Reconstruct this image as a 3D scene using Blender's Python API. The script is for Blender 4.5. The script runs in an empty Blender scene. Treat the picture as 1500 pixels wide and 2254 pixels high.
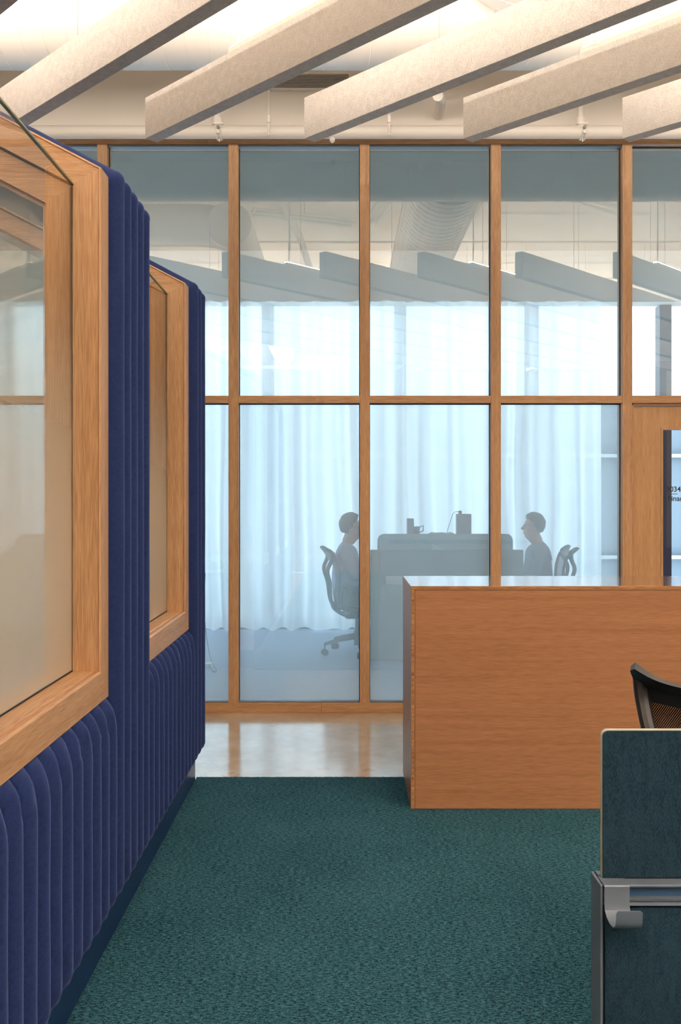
import bpy, bmesh, math, random
from mathutils import Vector, Matrix, noise
C = bpy.context.scene.collection
S = bpy.context.scene
R = math.radians
PI = math.pi
random.seed(7)

def lin(r, g, b):
    f = lambda v: (v/255/12.92) if v/255 <= .04045 else ((v/255+.055)/1.055)**2.4
    return (f(r), f(g), f(b), 1)

# ---------------------------------------------------------------- camera
FPX = 2080.0                     # focal length in pixels of the 1500x2254 frame
CAMZ = 1.48
cam = bpy.data.objects.new('camera', bpy.data.cameras.new('camera'))
C.objects.link(cam); S.camera = cam
cam.location = (0, 0, CAMZ); cam.rotation_euler = (R(90), 0, 0)
cam.data.sensor_width = 36; cam.data.lens = 36*FPX/2254
cam.data.shift_x = -7/2254; cam.data.shift_y = -27/2254
cam.data.clip_start = .02; cam.data.clip_end = 300
# ---------------------------------------------------------------- sky
w = bpy.data.worlds.new('sky'); S.world = w; w.use_nodes = True
w.node_tree.nodes['Background'].inputs[0].default_value = (.70, .87, 1, 1)
w.node_tree.nodes['Background'].inputs[1].default_value = 5.2
# ---------------------------------------------------------------- exposure
S.view_settings.view_transform = 'Standard'; S.view_settings.look = 'None'
S.view_settings.exposure = 0; S.view_settings.gamma = 1
S.view_settings.use_curve_mapping = False
cy = S.cycles
cy.max_bounces = 10; cy.diffuse_bounces = 5; cy.glossy_bounces = 5
cy.transmission_bounces = 6; cy.transparent_max_bounces = 24
cy.use_denoising = True; cy.sample_clamp_indirect = 6
cy.caustics_reflective = False; cy.caustics_refractive = False
WARM = (1, .87, .74)
LED_STRENGTH = 190.0
FILL_W = 280.0

# ================================================================ materials
def newmat(name):
    m = bpy.data.materials.new(name); m.use_nodes = True
    nt = m.node_tree; nt.nodes.clear()
    out = nt.nodes.new('ShaderNodeOutputMaterial')
    return m, nt, out
def N(nt, t, **kw):
    n = nt.nodes.new(t)
    for k, v in kw.items():
        if k.startswith('i_'):
            n.inputs[k[2:].replace('_', ' ')].default_value = v
        else: setattr(n, k, v)
    return n
def L(nt, a, b): nt.links.new(a, b)
def coords(nt, scale=(1, 1, 1), rot=(0, 0, 0), rand=False):
    tc = N(nt, 'ShaderNodeTexCoord'); mp = N(nt, 'ShaderNodeMapping')
    mp.inputs['Scale'].default_value = scale; mp.inputs['Rotation'].default_value = rot
    if rand:
        oi = N(nt, 'ShaderNodeObjectInfo'); ad = N(nt, 'ShaderNodeVectorMath', operation='ADD')
        ml = N(nt, 'ShaderNodeMath', operation='MULTIPLY'); ml.inputs[1].default_value = 13
        L(nt, oi.outputs['Random'], ml.inputs[0])
        L(nt, tc.outputs['Object'], ad.inputs[0]); L(nt, ml.outputs[0], ad.inputs[1])
        L(nt, ad.outputs[0], mp.inputs[0])
    else: L(nt, tc.outputs['Object'], mp.inputs[0])
    return mp.outputs[0]
def ramp(nt, fac, stops):
    r = N(nt, 'ShaderNodeValToRGB'); e = r.color_ramp.elements
    while len(e) < len(stops): e.new(.5)
    for q, (p, c) in zip(e, stops): q.position = p; q.color = c
    L(nt, fac, r.inputs[0]); return r.outputs[0]
def plain(name, col, rough=.5, metal=0, bump=0, bscale=200, sheen=0, coat=0, var=0, spec=.5):
    m, nt, out = newmat(name)
    b = N(nt, 'ShaderNodeBsdfPrincipled')
    b.inputs['Base Color'].default_value = col
    b.inputs['Roughness'].default_value = rough; b.inputs['Metallic'].default_value = metal
    b.inputs['Specular IOR Level'].default_value = spec
    b.inputs['Sheen Weight'].default_value = sheen; b.inputs['Coat Weight'].default_value = coat
    v = coords(nt)
    nz = N(nt, 'ShaderNodeTexNoise'); nz.inputs['Scale'].default_value = bscale; nz.inputs['Detail'].default_value = 4
    L(nt, v, nz.inputs[0])
    if var:
        c = ramp(nt, nz.outputs[0], [(.35, tuple(x*(1-var) for x in col[:3])+(1,)), (.65, tuple(min(1, x*(1+var)) for x in col[:3])+(1,))])
        L(nt, c, b.inputs['Base Color'])
    if bump:
        bp = N(nt, 'ShaderNodeBump'); bp.inputs['Strength'].default_value = bump; bp.inputs['Distance'].default_value = .002
        L(nt, nz.outputs[0], bp.inputs['Height']); L(nt, bp.outputs[0], b.inputs['Normal'])
    L(nt, b.outputs[0], out.inputs[0]); return m

def wood(name, axis, c1, c2, rot=(0, 0, 0), rough=.42, fine=1.0, spec=.4):
    """oak: long fine pores along one axis plus broad tone bands"""
    m, nt, out = newmat(name)
    b = N(nt, 'ShaderNodeBsdfPrincipled'); b.inputs['Roughness'].default_value = rough
    b.inputs['Specular IOR Level'].default_value = spec
    s1 = [430*fine]*3; s2 = [34*fine]*3
    s1[axis] = 12*fine; s2[axis] = 1.1
    n1 = N(nt, 'ShaderNodeTexNoise'); n1.inputs['Scale'].default_value = 1; n1.inputs['Detail'].default_value = 5
    L(nt, coords(nt, s1, rot, True), n1.inputs[0])
    n2 = N(nt, 'ShaderNodeTexNoise'); n2.inputs['Scale'].default_value = 1; n2.inputs['Detail'].default_value = 3
    L(nt, coords(nt, s2, rot, True), n2.inputs[0])
    mx = N(nt, 'ShaderNodeMath', operation='MULTIPLY_ADD')
    mx.inputs[1].default_value = .68
    h2 = N(nt, 'ShaderNodeMath', operation='MULTIPLY'); h2.inputs[1].default_value = .32
    L(nt, n2.outputs[0], h2.inputs[0]); L(nt, n1.outputs[0], mx.inputs[0]); L(nt, h2.outputs[0], mx.inputs[2])
    c = ramp(nt, mx.outputs[0], [(.36, c1), (.62, c2)])
    L(nt, c, b.inputs['Base Color'])
    bp = N(nt, 'ShaderNodeBump'); bp.inputs['Strength'].default_value = .25; bp.inputs['Distance'].default_value = .0006
    L(nt, n1.outputs[0], bp.inputs['Height']); L(nt, bp.outputs[0], b.inputs['Normal'])
    L(nt, b.outputs[0], out.inputs[0]); return m

SLOPE = math.atan(.52)
OAK1, OAK2 = lin(166, 124, 88), lin(208, 168, 128)
M = {}
M['oak_x'] = wood('oak_grain_x', 0, OAK1, OAK2)
M['oak_y'] = wood('oak_grain_y', 1, OAK1, OAK2)
M['oak_z'] = wood('oak_grain_z', 2, OAK1, OAK2)
M['oak_s'] = wood('oak_grain_slope', 0, OAK1, OAK2, rot=(0, -SLOPE, 0))
M['veneer'] = wood('oak_veneer_desk', 0, lin(142, 98, 68), lin(172, 124, 90), fine=1.15, spec=.3)
M['veneer_top'] = wood('oak_veneer_satin', 0, lin(168, 114, 76), lin(196, 142, 98), rough=.1, fine=1.15, spec=1)
for n_ in M['veneer_top'].node_tree.nodes:
    if n_.type == 'BSDF_PRINCIPLED': n_.inputs['Coat Weight'].default_value = 1; n_.inputs['Coat Roughness'].default_value = .06; n_.inputs['Coat IOR'].default_value = 1.6
M['door'] = wood('oak_veneer_door', 2, lin(176, 134, 94), lin(206, 166, 124), fine=.8)
M['ply'] = wood('plywood_edge', 0, lin(92, 52, 30), lin(200, 150, 100), fine=1.6)

def felt(name, c1, c2, sc=260, aniso=(1, 1, 1), bump=.5, sheen=0., rough=.95):
    m, nt, out = newmat(name)
    b = N(nt, 'ShaderNodeBsdfPrincipled'); b.inputs['Roughness'].default_value = rough
    b.inputs['Specular IOR Level'].default_value = .1
    b.inputs['Sheen Weight'].default_value = sheen; b.inputs['Sheen Roughness'].default_value = .4; b.inputs['Sheen Tint'].default_value = (.35, .5, 1, 1)
    n = N(nt, 'ShaderNodeTexNoise'); n.inputs['Scale'].default_value = sc; n.inputs['Detail'].default_value = 4
    L(nt, coords(nt, aniso), n.inputs[0])
    n2 = N(nt, 'ShaderNodeTexNoise'); n2.inputs['Scale'].default_value = sc*.18; n2.inputs['Detail'].default_value = 3
    L(nt, coords(nt, aniso), n2.inputs[0])
    a = N(nt, 'ShaderNodeMath', operation='MULTIPLY_ADD'); a.inputs[1].default_value = .7
    h = N(nt, 'ShaderNodeMath', operation='MULTIPLY'); h.inputs[1].default_value = .3
    L(nt, n2.outputs[0], h.inputs[0]); L(nt, n.outputs[0], a.inputs[0]); L(nt, h.outputs[0], a.inputs[2])
    L(nt, ramp(nt, a.outputs[0], [(.38, c1), (.6, c2)]), b.inputs['Base Color'])
    bp = N(nt, 'ShaderNodeBump'); bp.inputs['Strength'].default_value = bump; bp.inputs['Distance'].default_value = .001
    L(nt, a.outputs[0], bp.inputs['Height']); L(nt, bp.outputs[0], b.inputs['Normal'])
    L(nt, b.outputs[0], out.inputs[0]); return m
M['baffle'] = felt('heather_felt', lin(208, 203, 198), lin(236, 232, 228), sc=170)
M['navy'] = felt('navy_wool', lin(21, 31, 68), lin(31, 46, 92), sc=420, sheen=.3, bump=.4)
M['screen'] = felt('dark_teal_fabric', lin(16, 32, 44), lin(30, 52, 66), sc=520, aniso=(1, 1, .35), bump=.6)
M['piping'] = plain('cream_piping', lin(168, 170, 152), .8)
M['plinth'] = plain('navy_laminate', lin(12, 34, 76), .35)
M['greige'] = plain('greige_wall_paint', lin(128, 120, 110), .8)
M['grey_paint'] = plain('grey_soffit_paint', lin(116, 108, 96), .8)
M['white'] = plain('white_paint', lin(236, 228, 218), .7, bump=.1, bscale=60)
M['duct'] = plain('painted_duct', lin(238, 231, 222), .45)
M['alu'] = plain('anodised_aluminium', lin(92, 103, 118), .4, metal=.2)
M['slot'] = plain('slot_bluish_reflection', lin(38, 70, 104), .5)  # bluish light reflected in the aluminium recess, put into the base colour
M['black'] = plain('black_plastic', lin(26, 26, 30), .42)
M['blackgap'] = plain('black_gasket', lin(14, 14, 16), .7)
M['darkmetal'] = plain('dark_window_frame', lin(38, 38, 56), .4)
M['chrome'] = plain('brushed_steel', lin(190, 190, 190), .3, metal=.9)
M['skin'] = plain('skin', lin(196, 150, 125), .55)
M['hair'] = plain('dark_hair', lin(62, 56, 54), .7)
M['greyhair'] = plain('brown_hair', lin(96, 88, 82), .7)
M['shirt'] = plain('lilac_shirt', lin(176, 172, 200), .85)
M['shirt2'] = plain('grey_shirt', lin(142, 154, 160), .85)
M['trousers'] = plain('dark_trousers', lin(44, 48, 62), .85)
M['shoe'] = plain('dark_shoe', lin(30, 26, 26), .5)
M['card'] = plain('white_card', lin(232, 236, 236), .6)
M['grey_pl'] = plain('grey_plastic', lin(120, 124, 128), .5)
M['tube'] = plain('white_fixture', lin(240, 238, 230), .4)
M['screen2'] = felt('grey_green_fabric', lin(136, 158, 158), lin(156, 176, 176), sc=300)
M['facade'] = plain('pale_facade', (.13, .165, .19, 1), .8)
M['facade_w'] = plain('white_facade', (.30, .31, .32, 1), .7)
M['slab'] = plain('blue_grey_carpet', lin(168, 182, 206), .95, var=.15, bscale=90)

def emis(name, col, s):
    m, nt, out = newmat(name); e = N(nt, 'ShaderNodeEmission')
    e.inputs[0].default_value = (*col, 1); e.inputs[1].default_value = s
    L(nt, e.outputs[0], out.inputs[0]); return m
M['led'] = emis('led_diffuser', WARM, LED_STRENGTH)

def carpet_mat():
    m, nt, out = newmat('teal_loop_carpet')
    b = N(nt, 'ShaderNodeBsdfPrincipled'); b.inputs['Roughness'].default_value = .95
    b.inputs['Specular IOR Level'].default_value = .05
    v = N(nt, 'ShaderNodeTexVoronoi'); v.inputs['Scale'].default_value = 1
    L(nt, coords(nt, (190, 260, 100)), v.inputs[0])
    n = N(nt, 'ShaderNodeTexNoise'); n.inputs['Scale'].default_value = 1; n.inputs['Detail'].default_value = 4
    L(nt, coords(nt, (60, 190, 60)), n.inputs[0])
    n3 = N(nt, 'ShaderNodeTexNoise'); n3.inputs['Scale'].default_value = 2.2; n3.inputs['Detail'].default_value = 5
    L(nt, coords(nt), n3.inputs[0])
    s = N(nt, 'ShaderNodeMath', operation='SUBTRACT'); L(nt, n.outputs[0], s.inputs[0])
    vm = N(nt, 'ShaderNodeMath', operation='MULTIPLY'); vm.inputs[1].default_value = .38
    L(nt, v.outputs['Distance'], vm.inputs[0]); L(nt, vm.outputs[0], s.inputs[1])
    a = N(nt, 'ShaderNodeMath', operation='MULTIPLY_ADD'); a.inputs[1].default_value = .14
    L(nt, n3.outputs[0], a.inputs[0]); L(nt, s.outputs[0], a.inputs[2])
    L(nt, ramp(nt, a.outputs[0], [(.2, lin(14, 38, 46)), (.38, lin(38, 76, 90)), (.6, lin(68, 108, 120))]), b.inputs['Base Color'])
    bp = N(nt, 'ShaderNodeBump'); bp.inputs['Strength'].default_value = 1; bp.inputs['Distance'].default_value = .006
    L(nt, s.outputs[0], bp.inputs['Height']); L(nt, bp.outputs[0], b.inputs['Normal'])
    L(nt, b.outputs[0], out.inputs[0]); return m
M['carpet'] = carpet_mat()

def concrete():
    m, nt, out = newmat('polished_concrete')
    b = N(nt, 'ShaderNodeBsdfPrincipled')
    n = N(nt, 'ShaderNodeTexNoise'); n.inputs['Scale'].default_value = 3; n.inputs['Detail'].default_value = 9; n.inputs['Roughness'].default_value = .65
    L(nt, coords(nt), n.inputs[0])
    L(nt, ramp(nt, n.outputs[0], [(.3, lin(196, 172, 144)), (.5, lin(214, 196, 172)), (.62, lin(224, 208, 188)), (.72, lin(204, 170, 132))]), b.inputs['Base Color'])
    n2 = N(nt, 'ShaderNodeTexNoise'); n2.inputs['Scale'].default_value = 9; n2.inputs['Detail'].default_value = 6
    L(nt, coords(nt), n2.inputs[0])
    L(nt, ramp(nt, n2.outputs[0], [(.3, (.12, .12, .12, 1)), (.7, (.2, .2, .2, 1))]), b.inputs['Roughness'])
    b.inputs['Specular IOR Level'].default_value = .8
    b.inputs['Coat Weight'].default_value = .8; b.inputs['Coat Roughness'].default_value = .12
    L(nt, b.outputs[0], out.inputs[0]); return m
M['concrete'] = concrete()

def glass(name, trans, film=0., filmcol=(.8, .95, 1, 1), refl=.08, grad=None, lit=.0):
    """thin pane: clear transmission, a milky film that scatters light, a mirror coat.
    grad=(z0,z1,lo,hi): film share by height above the floor"""
    m, nt, out = newmat(name)
    t = N(nt, 'ShaderNodeBsdfTransparent'); t.inputs[0].default_value = trans
    last = t.outputs[0]
    if film or grad:
        tl = N(nt, 'ShaderNodeBsdfTranslucent'); tl.inputs[0].default_value = filmcol
        df = N(nt, 'ShaderNodeBsdfDiffuse'); df.inputs[0].default_value = filmcol
        mm = N(nt, 'ShaderNodeMixShader'); mm.inputs[0].default_value = lit
        L(nt, tl.outputs[0], mm.inputs[1]); L(nt, df.outputs[0], mm.inputs[2])
        mx = N(nt, 'ShaderNodeMixShader'); mx.inputs[0].default_value = film
        if grad:
            g = N(nt, 'ShaderNodeNewGeometry'); sp = N(nt, 'ShaderNodeSeparateXYZ')
            L(nt, g.outputs['Position'], sp.inputs[0])
            mr = N(nt, 'ShaderNodeMapRange', interpolation_type='SMOOTHSTEP')
            for k, vv in zip((1, 2, 3, 4), grad): mr.inputs[k].default_value = vv
            L(nt, sp.outputs[2], mr.inputs[0]); L(nt, mr.outputs[0], mx.inputs[0])
        L(nt, last, mx.inputs[1]); L(nt, mm.outputs[0], mx.inputs[2]); last = mx.outputs[0]
    gl = N(nt, 'ShaderNodeBsdfGlossy'); gl.inputs['Roughness'].default_value = 0.0
    fr = N(nt, 'ShaderNodeLayerWeight'); fr.inputs[0].default_value = .5
    pw_ = N(nt, 'ShaderNodeMath', operation='POWER'); pw_.inputs[1].default_value = 5
    L(nt, fr.outputs['Facing'], pw_.inputs[0])
    mp = N(nt, 'ShaderNodeMapRange'); mp.inputs[3].default_value = refl; mp.inputs[4].default_value = 1
    L(nt, pw_.outputs[0], mp.inputs[0])
    mg = N(nt, 'ShaderNodeMixShader'); L(nt, mp.outputs[0], mg.inputs[0])
    L(nt, last, mg.inputs[1]); L(nt, gl.outputs[0], mg.inputs[2])
    L(nt, mg.outputs[0], out.inputs[0]); return m
M['wallglass'] = glass('filmed_partition_glass', (.93, .985, .985, 1), refl=.135, filmcol=(.90, .97, 1, 1), grad=(2.3, 3.7, .26, .03), lit=.12)
M['boothglass'] = glass('graduated_film_glass', (.985, .985, .965, 1), refl=.035, filmcol=(.95, .89, .78, 1), grad=(1.2, 2.25, .64, .0), lit=.72)
M['endglass'] = glass('tinted_end_glass', (.88, .86, .82, 1), refl=.05)
M['clear'] = glass('clear_glass', (.98, .99, 1, 1), refl=.03)
M['glassedge'] = plain('green_glass_edge', lin(150, 156, 126), .2)

def curtain_mat():
    m, nt, out = newmat('sheer_voile')
    t = N(nt, 'ShaderNodeBsdfTransparent'); t.inputs[0].default_value = (1, 1, 1, 1)
    tl = N(nt, 'ShaderNodeBsdfTranslucent'); tl.inputs[0].default_value = (.98, .99, 1, 1)
    d = N(nt, 'ShaderNodeBsdfDiffuse'); d.inputs[0].default_value = (.9, .93, .97, 1)
    a = N(nt, 'ShaderNodeMixShader'); a.inputs[0].default_value = .1
    L(nt, tl.outputs[0], a.inputs[1]); L(nt, d.outputs[0], a.inputs[2])
    x = N(nt, 'ShaderNodeMixShader'); x.inputs[0].default_value = .80
    L(nt, t.outputs[0], x.inputs[1]); L(nt, a.outputs[0], x.inputs[2])
    L(nt, x.outputs[0], out.inputs[0]); return m
M['voile'] = curtain_mat()

def mesh_mat():
    m, nt, out = newmat('woven_chair_mesh')
    b = N(nt, 'ShaderNodeBsdfPrincipled'); b.inputs['Base Color'].default_value = lin(40, 38, 40); b.inputs['Roughness'].default_value = .6
    t = N(nt, 'ShaderNodeBsdfTransparent')
    wv = N(nt, 'ShaderNodeTexWave', wave_type='BANDS', bands_direction='Z'); wv.inputs['Scale'].default_value = 62
    L(nt, coords(nt, rot=(R(58), 0, 0)), wv.inputs[0])
    g = N(nt, 'ShaderNodeMath', operation='GREATER_THAN'); g.inputs[1].default_value = .93
    L(nt, wv.outputs['Fac'], g.inputs[0])
    x = N(nt, 'ShaderNodeMixShader'); L(nt, g.outputs[0], x.inputs[0]); L(nt, b.outputs[0], x.inputs[1]); L(nt, t.outputs[0], x.inputs[2])
    L(nt, x.outputs[0], out.inputs[0]); return m
M['mesh'] = mesh_mat()

# ================================================================ helpers
def props(o, label=None, cat=None, group=None, kind=None):
    if label: o['label'] = label
    if cat: o['category'] = cat
    if group: o['group'] = group
    if kind: o['kind'] = kind
    return o
def empty(name, loc, label=None, cat=None, group=None, kind=None):
    o = bpy.data.objects.new(name, None); C.objects.link(o); o.location = loc
    o.empty_display_size = .1
    return props(o, label, cat, group, kind)
def wloc(o):
    v = Vector((0, 0, 0))
    while o: v = v + Vector(o.location); o = o.parent
    return v
def mk(name, vs, fs, mat, parent=None, smooth=False, bevel=0, seg=2, label=None, auto=False):
    """mesh object; vertices given in world space (parents carry no rotation while building)"""
    me = bpy.data.meshes.new(name)
    off = wloc(parent) if parent else Vector((0, 0, 0))
    me.from_pydata([tuple(Vector(v)-off) for v in vs], [], fs)
    bm = bmesh.new(); bm.from_mesh(me)
    bmesh.ops.recalc_face_normals(bm, faces=bm.faces)
    if bevel:
        bmesh.ops.bevel(bm, geom=[e for e in bm.edges if len(e.link_faces) == 2 and e.calc_face_angle(0) > .6], offset=bevel, segments=seg, affect='EDGES', profile=.5)
    bm.to_mesh(me); bm.free()
    if smooth:
        for p in me.polygons: p.use_smooth = True
    if auto or (bevel and seg > 1):
        for p in me.polygons: p.use_smooth = True
        me.set_sharp_from_angle(angle=R(35))
    me.materials.append(M[mat])
    o = bpy.data.objects.new(name, me); C.objects.link(o)
    if parent: o.parent = parent
    if label: o['label'] = label
    return o
def boxg(x0, x1, y0, y1, z0, z1):
    v = [(x, y, z) for x in (x0, x1) for y in (y0, y1) for z in (z0, z1)]
    return v, [(0, 1, 3, 2), (4, 6, 7, 5), (0, 4, 5, 1), (2, 3, 7, 6), (0, 2, 6, 4), (1, 5, 7, 3)]
def box(name, x0, x1, y0, y1, z0, z1, mat, parent=None, bevel=0, label=None, seg=1):
    v, f = boxg(x0, x1, y0, y1, z0, z1)
    return mk(name, v, f, mat, parent, bevel=bevel, seg=seg, label=label)
def join(parts):
    V, F = [], []
    for v, f in parts:
        b = len(V); V += list(v); F += [tuple(i+b for i in q) for q in f]
    return V, F
def loft(rings, closed=True, caps=True):
    """rings: list of equally long point lists"""
    n = len(rings[0]); V = [p for r in rings for p in r]; F = []
    for i in range(len(rings)-1):
        for j in range(n if closed else n-1):
            k = (j+1) % n
            F.append((i*n+j, i*n+k, (i+1)*n+k, (i+1)*n+j))
    if caps and closed:
        F.append(tuple(range(n))); F.append(tuple((len(rings)-1)*n+i for i in range(n)))
    return V, F
def tubeg(pts, rad, n=10, ref=None, flat=1.0):
    pts = [Vector(p) for p in pts]; rings = []
    if not hasattr(rad, '__len__'): rad = [rad]*len(pts)
    up = Vector(ref) if ref else None
    for i, p in enumerate(pts):
        d = (pts[min(i+1, len(pts)-1)]-pts[max(i-1, 0)]).normalized()
        if up is None or abs(d.dot(up)) > .98:
            up = Vector((0, 0, 1)) if abs(d.z) < .9 else Vector((1, 0, 0))
        a = d.cross(up).normalized(); b = a.cross(d).normalized(); up = b if ref is None else up
        rings.append([tuple(p+a*math.cos(2*PI*k/n)*rad[i]+b*math.sin(2*PI*k/n)*rad[i]*flat) for k in range(n)])
    return loft(rings)
def tube(name, pts, rad, mat, parent=None, n=10, label=None, ref=None, flat=1.0):
    v, f = tubeg(pts, rad, n, ref, flat)
    return mk(name, v, f, mat, parent, auto=True, label=label)
def smoothpath(P, k=6):
    P = [Vector(p) for p in P]; out = []
    for i in range(len(P)-1):
        p0, p1, p2, p3 = P[max(i-1, 0)], P[i], P[i+1], P[min(i+2, len(P)-1)]
        for j in range(k):
            t = j/k
            out.append(.5*((2*p1)+(-p0+p2)*t+(2*p0-5*p1+4*p2-p3)*t*t+(-p0+3*p1-3*p2+p3)*t**3))
    out.append(P[-1]); return out
def dup(o, parent=None):
    c = o.copy(); C.objects.link(c); c.parent = parent
    for ch in list(o.children): dup(ch, c)
    return c
def prism(poly, axis, a0, a1):
    """extrude a 2D polygon: axis 'y' takes (x,z), 'x' takes (y,z), 'z' takes (x,y)"""
    f = {'y': lambda p, a: (p[0], a, p[1]), 'x': lambda p, a: (a, p[0], p[1]), 'z': lambda p, a: (p[0], p[1], a)}[axis]
    n = len(poly)
    V = [f(p, a0) for p in poly]+[f(p, a1) for p in poly]
    F = [tuple(range(n)), tuple(range(n, 2*n))]+[(i, (i+1) % n, n+(i+1) % n, n+i) for i in range(n)]
    return V, F

# ================================================================ setting
WY = 6.60          # front face of the glazed oak wall
GY = 6.66          # its panes
CEIL = 5.15
XL, XR, YB = -4.6, 6.6, -6.0
def st(o): o['kind'] = 'structure'; return o
st(box('floor', XL-.2, XR+.2, YB-.2, WY+.1, -.15, -.010, 'concrete'))
st(box('floor', XL-2, XR+2, WY+.1, 11.3, -.15, 0, 'slab'))
st(box('ceiling', XL-.2, XR+.2, YB-.2, WY+.1, CEIL, CEIL+.15, 'white'))
st(box('ceiling', XL-2, XR+2, WY+.1, 10.7, 4.3, 4.45, 'grey_paint'))
st(box('wall_left', XL-.2, XL, YB-.2, WY+.1, 0, CEIL, 'white'))
st(box('wall_right', XR, XR+.2, YB-.2, WY+.1, 0, CEIL, 'white'))
st(box('wall_rear', XL, XR, YB-.2, YB, 0, CEIL, 'greige'))
st(box('wall_front', XL, XR, WY, WY+.1, 4.03, CEIL, 'white'))           # above the glazing
st(box('wall_left', XL-2.2, XL-2, WY+.1, 11.3, 0, 4.45, 'white'))
st(box('wall_right', XR+2, XR+2.2, WY+.1, 11.3, 0, 4.45, 'white'))
st(box('wall_back', XL-2, XR+2, 10.7, 10.95, 3.72, 4.45, 'white'))      # header above the far windows
# carpet
cp = empty('carpet', (0, 0, 0), 'teal loop-pile carpet running from the camera to the pale polished concrete strip', 'carpet')
# ragged front edge: small loops along the cut line
CE = 5.045
pts = []
x = -.785
while x < XR:
    pts.append((x, CE+random.uniform(-.002, .004))); x += .012
poly = [(-.7855, YB), (XR, YB), (XR, CE)]+[(a, b) for a, b in reversed(pts)]
v, f = prism(poly, 'z', -.0098, 0)
mk('pile', v, f, 'carpet', cp)

# ---------------------------------------------------------------- glazed oak wall
gw = empty('window_1', (0, WY, 0), 'floor-to-ceiling glazed wall in an oak grid with hazy blue-tinted panes', kind='structure')
PITCH = .918
mull = [1.983+PITCH*k for k in range(-7, 1)]+[2.99+PITCH*k for k in range(0, 4)]
MW = .0345
Z0, ZB, ZM0, ZM1, ZT, ZTOP = -.0098, .062, 2.156, 2.207, 3.963, 4.03
for x in mull:
    box('mullion', x-MW, x+MW, WY, WY+.13, ZB-.002, ZT+.001, 'oak_z', gw, bevel=.0015)
def rail(z0, z1, cuts, name, y0=WY-.004):
    for a, b in zip(cuts[:-1], cuts[1:]):
        box(name, a+.0006, b-.0006, y0, WY+.13, z0, z1, 'oak_x', gw, bevel=.0012)
rail(Z0, ZB, [XL, -2.6, -.155, 1.983-MW], 'bottom_rail')
rail(Z0, ZB, [2.99-MW, XR], 'bottom_rail')
rail(ZT, ZTOP, [XL, -2.9, -.95, 1.525, 4.0, XR], 'top_rail')
for a, b in zip([XL-MW]+mull, mull+[XR+MW]):
    box('mid_rail', a+MW, b-MW, WY+.002, WY+.13, ZM0, ZM1, 'oak_x', gw, bevel=.0012)
edges = list(zip([XL-MW]+mull, mull+[XR+MW]))
for a, b in edges:
    for (z0, z1) in ((ZB, ZM0), (ZM1, ZT)):
        if abs(a-1.983) < .01 and z0 < 1: continue
        x0, x1 = a+MW, b-MW
        pane = box('glass_pane', x0+.003, x1-.003, GY, GY+.0006, z0+.003, z1-.003, 'wallglass', gw)
        g = .004
        parts = [boxg(x0, x0+g, GY-.008, GY+.012, z0, z1), boxg(x1-g, x1, GY-.008, GY+.012, z0, z1),
                 boxg(x0+g, x1-g, GY-.008, GY+.012, z0, z0+g), boxg(x0+g, x1-g, GY-.008, GY+.012, z1-g*1.6, z1)]
        v, f = join(parts); mk('gasket', v, f, 'blackgap', pane)
# aluminium setting bead lit along the sill
for a, b in edges:
    if abs(a-1.983) < .01: continue
    box('sill_bead', a+MW, b-MW, WY+.012, GY-.009, ZB, ZB+.006, 'alu', gw)
    box('head_bead', a+MW, b-MW, WY+.012, GY-.009, ZT-.014, ZT, 'alu', gw)
# door
dr = empty('door_1', (2.5, WY, 0), 'oak veneer door with a tall clear vision panel, lettered with room number', kind='structure')
DX0, DX1, DY0, DY1 = 2.036, 2.937, WY+.035, WY+.08
GX0, GX1, GZ0, GZ1 = 2.243, 2.73, .25, 1.972
def ring(x0, x1, z0, z1, gx0, gx1, gz0, gz1, y0, y1):
    o = [(x0, z0), (x1, z0), (x1, z1), (x0, z1)]; i = [(gx0, gz0), (gx1, gz0), (gx1, gz1), (gx0, gz1)]
    V = [(p[0], y, p[1]) for y in (y0, y1) for p in o+i]; F = []
    for k in range(4):
        n = (k+1) % 4
        F += [(k, n, 4+n, 4+k), (8+k, 8+n, 12+n, 12+k), (k, n, 8+n, 8+k), (4+k, 4+n, 12+n, 12+k)]
    return V, F
v, f = ring(DX0, DX1, .008, 2.132, GX0-.012, GX1+.012, GZ0-.012, GZ1+.012, DY0, DY1)
leaf = mk('door_leaf', v, f, 'door', dr)
v, f = ring(GX0-.014, GX1+.014, GZ0-.014, GZ1+.014, GX0, GX1, GZ0, GZ1, DY0-.004, DY1+.004)
mk('glazing_bead', v, f, 'oak_z', dr, label='slim oak bead framing the vision panel')
box('vision_panel', GX0, GX1, DY0+.02, DY0+.0206, GZ0, GZ1, 'clear', dr)
box('door_jamb', 1.983+MW, 2.03, WY+.012, WY+.12, 0, 2.14, 'oak_z', dr)
box('door_jamb', 2.943, 2.99-MW, WY+.012, WY+.12, 0, 2.14, 'oak_z', dr)
box('door_head', 2.03, 2.943, WY+.02, WY+.12, 2.138, ZM0, 'oak_x', dr)
tube('door_handle', [(2.86, DY0, 1.0), (2.86, DY0-.05, 1.0), (2.76, DY0-.05, 1.0)], .009, 'chrome', leaf)
def text(s, x, z, size, y, parent, mat='black', name='lettering'):
    cu = bpy.data.curves.new(name, 'FONT'); cu.body = s; cu.size = size; cu.extrude = .0004; cu.offset = .0009
    cu.materials.append(M[mat])
    o = bpy.data.objects.new(name, cu); C.objects.link(o)
    o.parent = parent; o.location = Vector((x, y, z))-wloc(parent); o.rotation_euler = (R(90), 0, 0)
    return o
TY = DY0+.0185
text('3034', 2.272, 1.537, .052, TY, dr)
box('rule', 2.284, 2.352, TY-.0005, TY+.0005, 1.5185, 1.5225, 'black', dr)
text('Finance', 2.284, 1.472, .052, TY, dr)

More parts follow.
